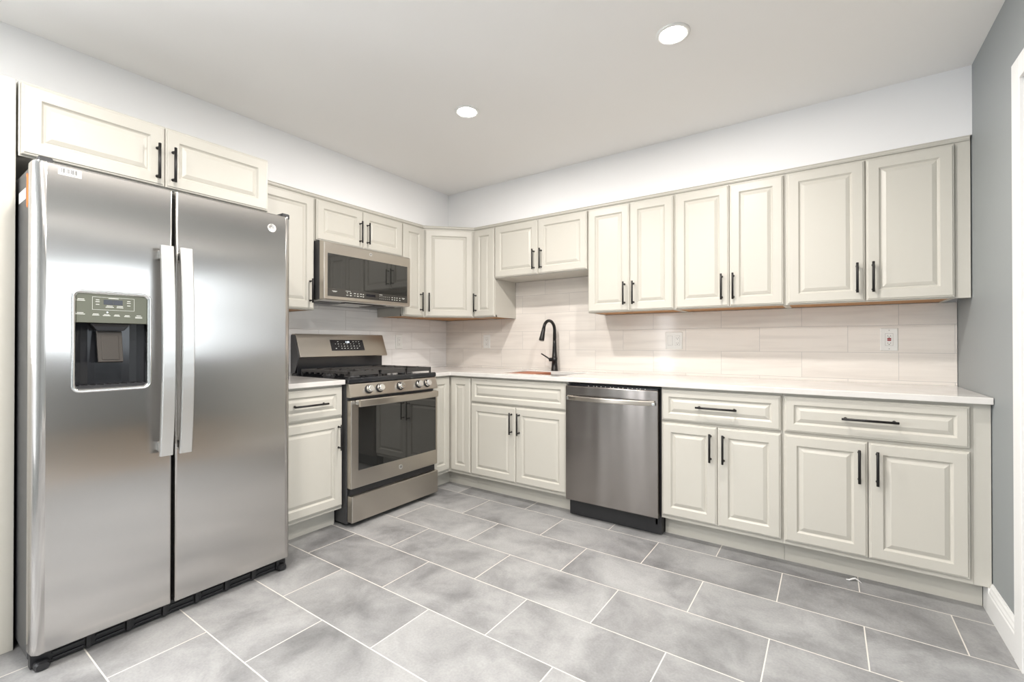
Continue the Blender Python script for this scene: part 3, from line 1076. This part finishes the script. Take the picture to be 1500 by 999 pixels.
und = MB().box(MWX0 + 0.006, MWX1 - 0.006, -0.02, -0.395, 0.004, 0.0125)
und.build('underside_plate', 'steel_bar', mw)
for a in ((0.055, 0.245, -0.10, -0.29), (0.505, 0.695, -0.10, -0.29)):
    MB().box(*a, 0.001, 0.0045).build('grease_filter', 'darkcase', mw)
MB().box(0.20, 0.55, -0.305, -0.36, 0.001, 0.0045).build('vent_opening', 'slot', mw)
MB().box(0.29, 0.46, -0.07, -0.15, 0.001, 0.0045).build('cooktop_lamp_cover', 'outlet', mw)

# ------------------------------------------------------------------ gas range
rg = thing('gas_range', 'freestanding stainless gas range with cast iron grates and oven below', 'range', (0, -1.594, 0), ROT)
RX0, RX1 = 0.002, 0.760
MB().box(RX0, RX1, -0.02, -0.645, 0.016, 0.898).build('case', 'darkcase', rg, bevel=0.003)
for xa in (0.03, 0.70):
    for ya in (-0.08, -0.60):
        MB().lathe((xa + 0.015, ya, 0.0), (0, 0, 1), [(0, 0.018), (0.010, 0.018), (0.017, 0.010)], 12).build('levelling_foot', 'plastic', rg)
# cooktop
ck = MB().prism_x([(-0.02, 0.899), (-0.655, 0.888), (-0.668, 0.890), (-0.672, 0.900), (-0.672, 0.915), (-0.664, 0.922), (-0.645, 0.922), (-0.635, 0.914), (-0.09, 0.915), (-0.08, 0.925), (-0.02, 0.925)], RX0 - 0.001, RX1 + 0.001)
cko = ck.build('cooktop', 'enamel', rg, bevel=0.002)
# burners
for bx, by, br1 in ((0.15, -0.50, 0.040), (0.15, -0.235, 0.034), (0.381, -0.37, 0.045), (0.612, -0.50, 0.044), (0.612, -0.235, 0.032)):
    bo = MB().lathe((bx, by, 0.9152), (0, 0, 1), [(0, br1 + 0.012), (0.004, br1 + 0.012), (0.006, br1 + 0.004), (0.014, br1 + 0.002), (0.015, br1)], 24).build('burner', 'darkcase', cko)
    MB().lathe((bx, by, 0.9302), (0, 0, 1), [(0, br1 - 0.002), (0.006, br1 - 0.002), (0.008, br1 - 0.006), (0.009, 0.004)], 24).build('burner_cap', 'iron', bo)
# three grates
def grate(x0, x1, style):
    m = MB()
    zt, zb = 0.962, 0.944
    t = 0.0055
    y0, y1 = -0.640, -0.105
    m.box(x0, x1, y0, y0 + 2 * t, zb - 0.010, zt); m.box(x0, x1, y1 - 2 * t, y1, zb, zt)
    m.box(x0, x0 + 2 * t, y0, y1, zb, zt); m.box(x1 - 2 * t, x1, y0, y1, zb, zt)
    ym = (y0 + y1) / 2
    m.box(x0, x1, ym - t, ym + t, zb, zt)
    xm = (x0 + x1) / 2
    if style == 'fingers':
        for yc in (-0.50, -0.235):
            m.box(x0, xm - 0.030, yc - t, yc + t, zb, zt + 0.001); m.box(xm + 0.030, x1, yc - t, yc + t, zb, zt + 0.001)
            for dy in (-1, 1):
                m.box(xm - t, xm + t, yc + dy * 0.030, yc + dy * 0.125, zb, zt + 0.001)
                m.box(x0, x0 + 0.055, yc + dy * 0.06 - t, yc + dy * 0.06 + t, zb, zt); m.box(x1 - 0.055, x1, yc + dy * 0.06 - t, yc + dy * 0.06 + t, zb, zt)
    else:
        for q in range(11):
            yc = y0 + 0.04 + q * (y1 - y0 - 0.08) / 10
            if abs(yc - ym) < 0.02: continue
            m.box(x0, x1, yc - t * 0.8, yc + t * 0.8, zb, zt + 0.001)
    for xx in (x0, x1 - 2 * t):
        for yy in (y0, ym - t, y1 - 2 * t):
            m.box(xx, xx + 2 * t, yy, yy + 2 * t, 0.9155, zb)
        for q in range(8):
            yy = y0 + 0.03 + q * 0.066
            m.box(xx, xx + 2 * t, yy, yy + 0.018, zb - 0.010, zb)
    m.build('grate', 'iron', cko, bevel=0.0018)
grate(0.022, 0.262, 'fingers'); grate(0.268, 0.494, 'rack'); grate(0.500, 0.740, 'fingers')
# knob panel
kp = MB().prism_x([(-0.645, 0.803), (-0.688, 0.803), (-0.692, 0.808), (-0.668, 0.884), (-0.662, 0.8875), (-0.645, 0.8875)], RX0, RX1)
kpo = kp.build('control_panel', 'steel_range', rg, bevel=0.001)
nrm = Vector((0, -(0.884 - 0.808), -(0.692 - 0.668))).normalized()
nrm = Vector((0, -0.953, 0.302)) if nrm.z > 0 else Vector((0, -0.953, 0.302))
for kx in (0.142, 0.228, 0.403, 0.574, 0.656):
    c = Vector((kx, -0.6805, 0.8455)) + nrm * 0.0005
    kb = MB().lathe(c, nrm, [(0, 0.0285), (0.004, 0.0285), (0.006, 0.0265)], 26).build('knob_ring', 'plastic', kpo)
    km = MB().lathe(c + nrm * 0.005, nrm, [(0, 0.0245), (0.010, 0.0240), (0.024, 0.0220), (0.027, 0.0205), (0.028, 0.018)], 26)
    st = len(km.v)
    km.box(-0.0045, 0.0045, 0.026, 0.034, -0.018, 0.018)
    # grip bar on the face of the knob
    zaxis = nrm.cross(Vector((1, 0, 0))).normalized()
    mt = Matrix(((1, nrm.x, zaxis.x, 0), (0, nrm.y, zaxis.y, 0), (0, nrm.z, zaxis.z, 0), (0, 0, 0, 1)))
    km.xf(Matrix.Translation(c) @ mt @ Matrix.Rotation(0.25, 4, 'Y'), st)
    km.build('knob', 'chrome', kb)
# oven door
od = MB().box(RX0 + 0.002, RX1 - 0.002, -0.648, -0.690, 0.238, 0.784).build('oven_door', 'steel_range', rg, bevel=0.004)
MB().box(0.058, 0.738, -0.6895, -0.6925, 0.346, 0.742).build('oven_window', 'glass', od, bevel=0.001)
m = MB(); lps = []; n = 14
for i in range(n + 1):
    u = i / n
    x = 0.034 + (0.712 - 0.034) * u
    y = -0.735 - 0.012 * (1 - (2 * u - 1) ** 2)
    lps.append([(x, y + 0.008, 0.748), (x, y - 0.006, 0.748), (x, y - 0.009, 0.753), (x, y - 0.009, 0.787), (x, y - 0.006, 0.792), (x, y + 0.008, 0.792)])
m.loops(lps)
oh = m.build('oven_handle', 'steel_range', od)
for x in (0.048, 0.698):
    MB().box(x - 0.013, x + 0.013, -0.690, -0.732, 0.758, 0.790).build('handle_mount', 'chrome', oh, bevel=0.004)
b1 = MB().lathe((0.402, -0.6898, 0.292), (0, -1, 0), [(0, 0.0165), (0.0012, 0.0165), (0.002, 0.0145), (0.0010, 0.0125), (0.0009, 0.0)], 26, cap1=False).build('badge', 'steel_bar', od)
text_part('GE', 'badge_letters', 0.015, 0.402, -0.6914, 0.292, 'darkcase', b1)
# black strip in the gap, and storage drawer
MB().box(RX0 + 0.012, RX1 - 0.012, -0.646, -0.668, 0.19, 0.24).build('gap_strip', 'plastic', rg)
MB().box(RX0 + 0.004, RX1 - 0.004, -0.650, -0.698, 0.030, 0.193).build('storage_drawer', 'steel_range', rg, bevel=0.005)
# back guard
MB().box(RX0 + 0.012, RX1 - 0.014, -0.014, -0.070, 0.925, 1.045).build('rear_riser', 'enamel', rg, bevel=0.002)
sec = [(-0.013, 1.040), (-0.120, 1.040), (-0.125, 1.044), (-0.064, 1.203), (-0.058, 1.207), (-0.013, 1.207)]
bgd = MB().prism_x(sec, RX0 + 0.004, RX1 - 0.004).build('backguard', 'steel_range', rg, bevel=0.002)
ec = MB().prism_x([(-0.0125, 0.93), (-0.055, 0.93), (-0.112, 1.042), (-0.060, 1.200), (-0.0125, 1.200)], RX0 - 0.001, RX0 + 0.0045)
ec.build('end_cap', 'darkcase', bgd)
# display on the sloped face
import mathutils
slope = Vector((0, 0.061, 0.159)).normalized()
sn = Vector((0, -0.159, 0.061)).normalized()
base_m = Matrix(((1, -sn.x, slope.x, 0), (0, -sn.y, slope.y, -0.0945), (0, -sn.z, slope.z, 1.1235), (0, 0, 0, 1)))
dp = MB().box(0.258, 0.546, -0.0016, 0.002, -0.041, 0.045).xf(base_m).build('display_window', 'blackband', bgd)
mk = MB()
for r, z in enumerate((0.030, 0.012, -0.006, -0.024)):
    for x in (0.298, 0.322, 0.346, 0.372, 0.398, 0.428, 0.456, 0.482, 0.506):
        if r == 0 and 0.36 < x < 0.44: continue
        if random.random() < 0.2: continue
        wd = random.choice((0.005, 0.007, 0.010))
        mk.box(x - wd / 2, x + wd / 2, -0.0021, -0.0015, z - 0.0022, z + 0.0022)
printed_on(dp, mk.xf(base_m), 'mark')
tx = text_part('1:00', 'clock_digits', 0.020, 0.403, -0.0022, 0.026, 'led', dp)
tx.data.transform(base_m)

# ------------------------------------------------------------------ dishwasher
dw = thing('dishwasher', 'stainless dishwasher between the sink base and the next cabinet', 'dishwasher', (1.678, 0, 0), 0)
MB().box(0.004, 0.610, -0.03, -0.600, 0.006, 0.875).build('tub_case', 'plastic', dw)
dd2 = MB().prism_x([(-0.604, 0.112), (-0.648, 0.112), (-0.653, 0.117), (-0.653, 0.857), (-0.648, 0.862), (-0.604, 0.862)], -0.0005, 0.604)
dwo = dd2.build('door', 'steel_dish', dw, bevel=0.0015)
edge_o = MB().box(0.006, 0.600, -0.604, -0.640, 0.8625, 0.868).build('hidden_control_edge', 'blackband', dwo)
cm = MB()
for q in range(14):
    x = 0.16 + q * 0.028 + random.uniform(-0.006, 0.006)
    cm.box(x, x + 0.006, -0.6402, -0.6395, 0.864, 0.8665)
printed_on(edge_o, cm, 'mark')
m = MB(); lps = []; n = 16
for i in range(n + 1):
    u = i / n
    x = 0.018 + (0.586 - 0.018) * u
    y = -0.660 - 0.042 * (1 - (2 * u - 1) ** 2) ** 0.8
    lps.append([(x, y + 0.007, 0.772), (x, y - 0.005, 0.772), (x, y - 0.008, 0.777), (x, y - 0.008, 0.795), (x, y - 0.005, 0.800), (x, y + 0.007, 0.800)])
m.loops(lps)
hh = m.build('handle', 'steel_range', dwo)
for x in (0.012, 0.570):
    MB().box(x, x + 0.022, -0.653, -0.672, 0.774, 0.792).build('handle_mount', 'chrome', hh, bevel=0.003)
MB().box(0.003, 0.610, -0.525, -0.540, 0.002, 0.110).build('toe_panel', 'enamel', dw)
MB().box(0.02, 0.032, -0.54, -0.575, 0.07, 0.110).build('hinge_bracket', 'plastic', dw)
MB().box(0.575, 0.587, -0.54, -0.600, 0.06, 0.110).build('hinge_bracket', 'plastic', dw)


# ------------------------------------------------------------------ outlets and switches
def plate(label, loc, rot, w, h, kind, nm='wall_outlet', cat='outlet'):
    t = thing(nm, label, cat, loc, rot)
    MB().rring(0, w, 0, h, 0.004, [(0, 0), (0, -0.003), (0.0025, -0.0055), (0.004, -0.0058)], seg=3).build('cover_plate', 'outlet', t)
    if kind == 'gfci':
        f = MB().rring(w / 2 - 0.0165, w / 2 + 0.0165, h / 2 - 0.0335, h / 2 + 0.0335, 0.002, [(0, -0.0055), (0, -0.0075)], seg=3).build('receptacle', 'outlet', t)
        s_ = MB()
        frame_rect(s_, w / 2 - 0.0172, w / 2 + 0.0172, h / 2 - 0.0342, h / 2 + 0.0342, -0.0060, 0.0009)
        for q in (-1, 1):
            zc = h / 2 + q * 0.020
            s_.box(w / 2 - 0.007, w / 2 - 0.0055, -0.0077, -0.0074, zc - 0.003, zc + 0.004)
            s_.box(w / 2 + 0.0055, w / 2 + 0.007, -0.0077, -0.0074, zc - 0.003, zc + 0.004)
            s_.lathe((w / 2, -0.0074, zc - 0.007), (0, -1, 0), [(0, 0.0024), (0.0003, 0.0024)], 10)
            s_.lathe((w / 2, -0.0058, h / 2 + q * 0.052), (0, -1, 0), [(0, 0.002), (0.0004, 0.002)], 10)
        s_.build('slots', 'slot', f)
        MB().box(w / 2 - 0.0085, w / 2 + 0.0085, -0.0074, -0.0088, h / 2 + 0.001, h / 2 + 0.0085).build('test_button', 'red', f)
        MB().box(w / 2 - 0.0085, w / 2 + 0.0085, -0.0074, -0.0088, h / 2 - 0.0075, h / 2 - 0.0005).build('reset_button', 'red', f)
    def recept(cx):
        f = MB().rring(cx - 0.0165, cx + 0.0165, h / 2 - 0.0335, h / 2 + 0.0335, 0.002, [(0, -0.0055), (0, -0.0072)], seg=3).build('receptacle', 'outlet', t)
        s_ = MB()
        frame_rect(s_, cx - 0.0172, cx + 0.0172, h / 2 - 0.0342, h / 2 + 0.0342, -0.0060, 0.0007)
        for q in (-1, 1):
            zc = h / 2 + q * 0.018
            s_.box(cx - 0.007, cx - 0.0055, -0.0075, -0.0071, zc - 0.003, zc + 0.005)
            s_.box(cx + 0.0055, cx + 0.007, -0.0075, -0.0071, zc - 0.003, zc + 0.005)
            s_.lathe((cx, -0.0071, zc - 0.008), (0, -1, 0), [(0, 0.0024), (0.0004, 0.0024)], 10)
        s_.build('slots', 'slot', f)
    def rocker(cx):
        f = MB().rring(cx - 0.0165, cx + 0.0165, h / 2 - 0.0335, h / 2 + 0.0335, 0.002, [(0, -0.0055), (0, -0.0068)], seg=3).build('rocker_switch', 'outlet', t)
        s_ = MB(); frame_rect(s_, cx - 0.0172, cx + 0.0172, h / 2 - 0.0342, h / 2 + 0.0342, -0.0060, 0.0007)
        s_.build('switch_outline', 'slot', f)
    if kind == 'double':
        rocker(w / 2 - 0.025); recept(w / 2 + 0.025)
    if kind == 'single':
        recept(w / 2)
    if kind == 'switch':
        rocker(w / 2)
    return t


plate('wide white plate with a switch and an outlet on the tiled back wall', (2.143, -0.0103, 1.098), 0, 0.118, 0.122, 'double')
plate('single white outlet with red buttons near the blue-grey wall', (3.345, -0.0103, 1.098), 0, 0.078, 0.126, 'gfci')
plate('single white outlet on the back wall near the corner, left of the faucet', (0.478, -0.0103, 1.095), 0, 0.078, 0.124, 'single')
plate('single white outlet on the left wall beside the range backguard', (0.0103, -0.655, 1.092), ROT, 0.078, 0.124, 'single')


# ------------------------------------------------------------------ ceiling lamps
def can(label, x, y):
    t = thing('recessed_ceiling_light', label, 'ceiling light', (x, y, ZC), 0, 'recessed lights in the kitchen ceiling')
    MB().lathe((0, 0, -0.0003), (0, 0, -1), [(0, 0.070), (0.003, 0.070), (0.006, 0.066), (0.006, 0.056), (0.001, 0.050), (0.0005, 0.050)], 36, cap0=False, cap1=False).build('trim_ring', 'outlet', t)
    MB().lathe((0, 0, -0.0006), (0, 0, -1), [(0, 0.0495), (0.004, 0.047), (0.008, 0.038), (0.0105, 0.022), (0.0112, 0.006)], 36).build('lens', 'lens', t)
    l = bpy.data.lights.new('can_light', 'AREA')
    l.shape = 'DISK'
    l.size = 0.095
    l.energy = CAN_POWER
    l.color = (1.0, 0.945, 0.885)
    o = bpy.data.objects.new('can_light', l)
    COL.objects.link(o)
    o.location = (x, y, ZC - 0.014)
    return t


can('small round recessed light, the one nearer the corner', 1.417, -1.35)
can('round recessed light, the one nearer the top edge, on the right', 2.562, -1.345)
can('added round recessed light overhead, out of view behind the first', 1.75, -2.85)  # unseen lamp, added; placed to light the refrigerator cabinet less
can('added round recessed light overhead, out of view behind the second', 2.85, -2.85)  # unseen lamp, added to light the room
can('added round recessed light overhead, unseen, farthest back on the left', 1.417, -3.9)  # added fill lamp behind the camera, never in view
can('added round recessed light overhead, unseen, farthest back on the right', 2.562, -3.9)  # likewise an added fill lamp, out of view

# scrap lying on the floor at the toe kick
sc = MB()
L_, R_ = [], []
pp = [(-0.030, 0.000, 0.002), (-0.018, -0.004, 0.004), (-0.006, 0.002, 0.010), (0.006, 0.008, 0.013), (0.018, 0.004, 0.008), (0.028, -0.002, 0.002)]
ww = [0.002, 0.006, 0.007, 0.007, 0.005, 0.001]
lps = []
for (x, y, z), w_ in zip(pp, ww):
    lps.append([(x, y - w_, z - 0.001), (x, y + w_, z - 0.001), (x, y + w_, z + 0.0012), (x, y - w_, z + 0.0012)])
sc.loops(lps)
so = sc.build('paper_scrap', 'paper')
so.location = (3.20, -0.598, 0)
tag(so, 'tiny curled off-white scrap lying on the floor by the toe kick', 'scrap')
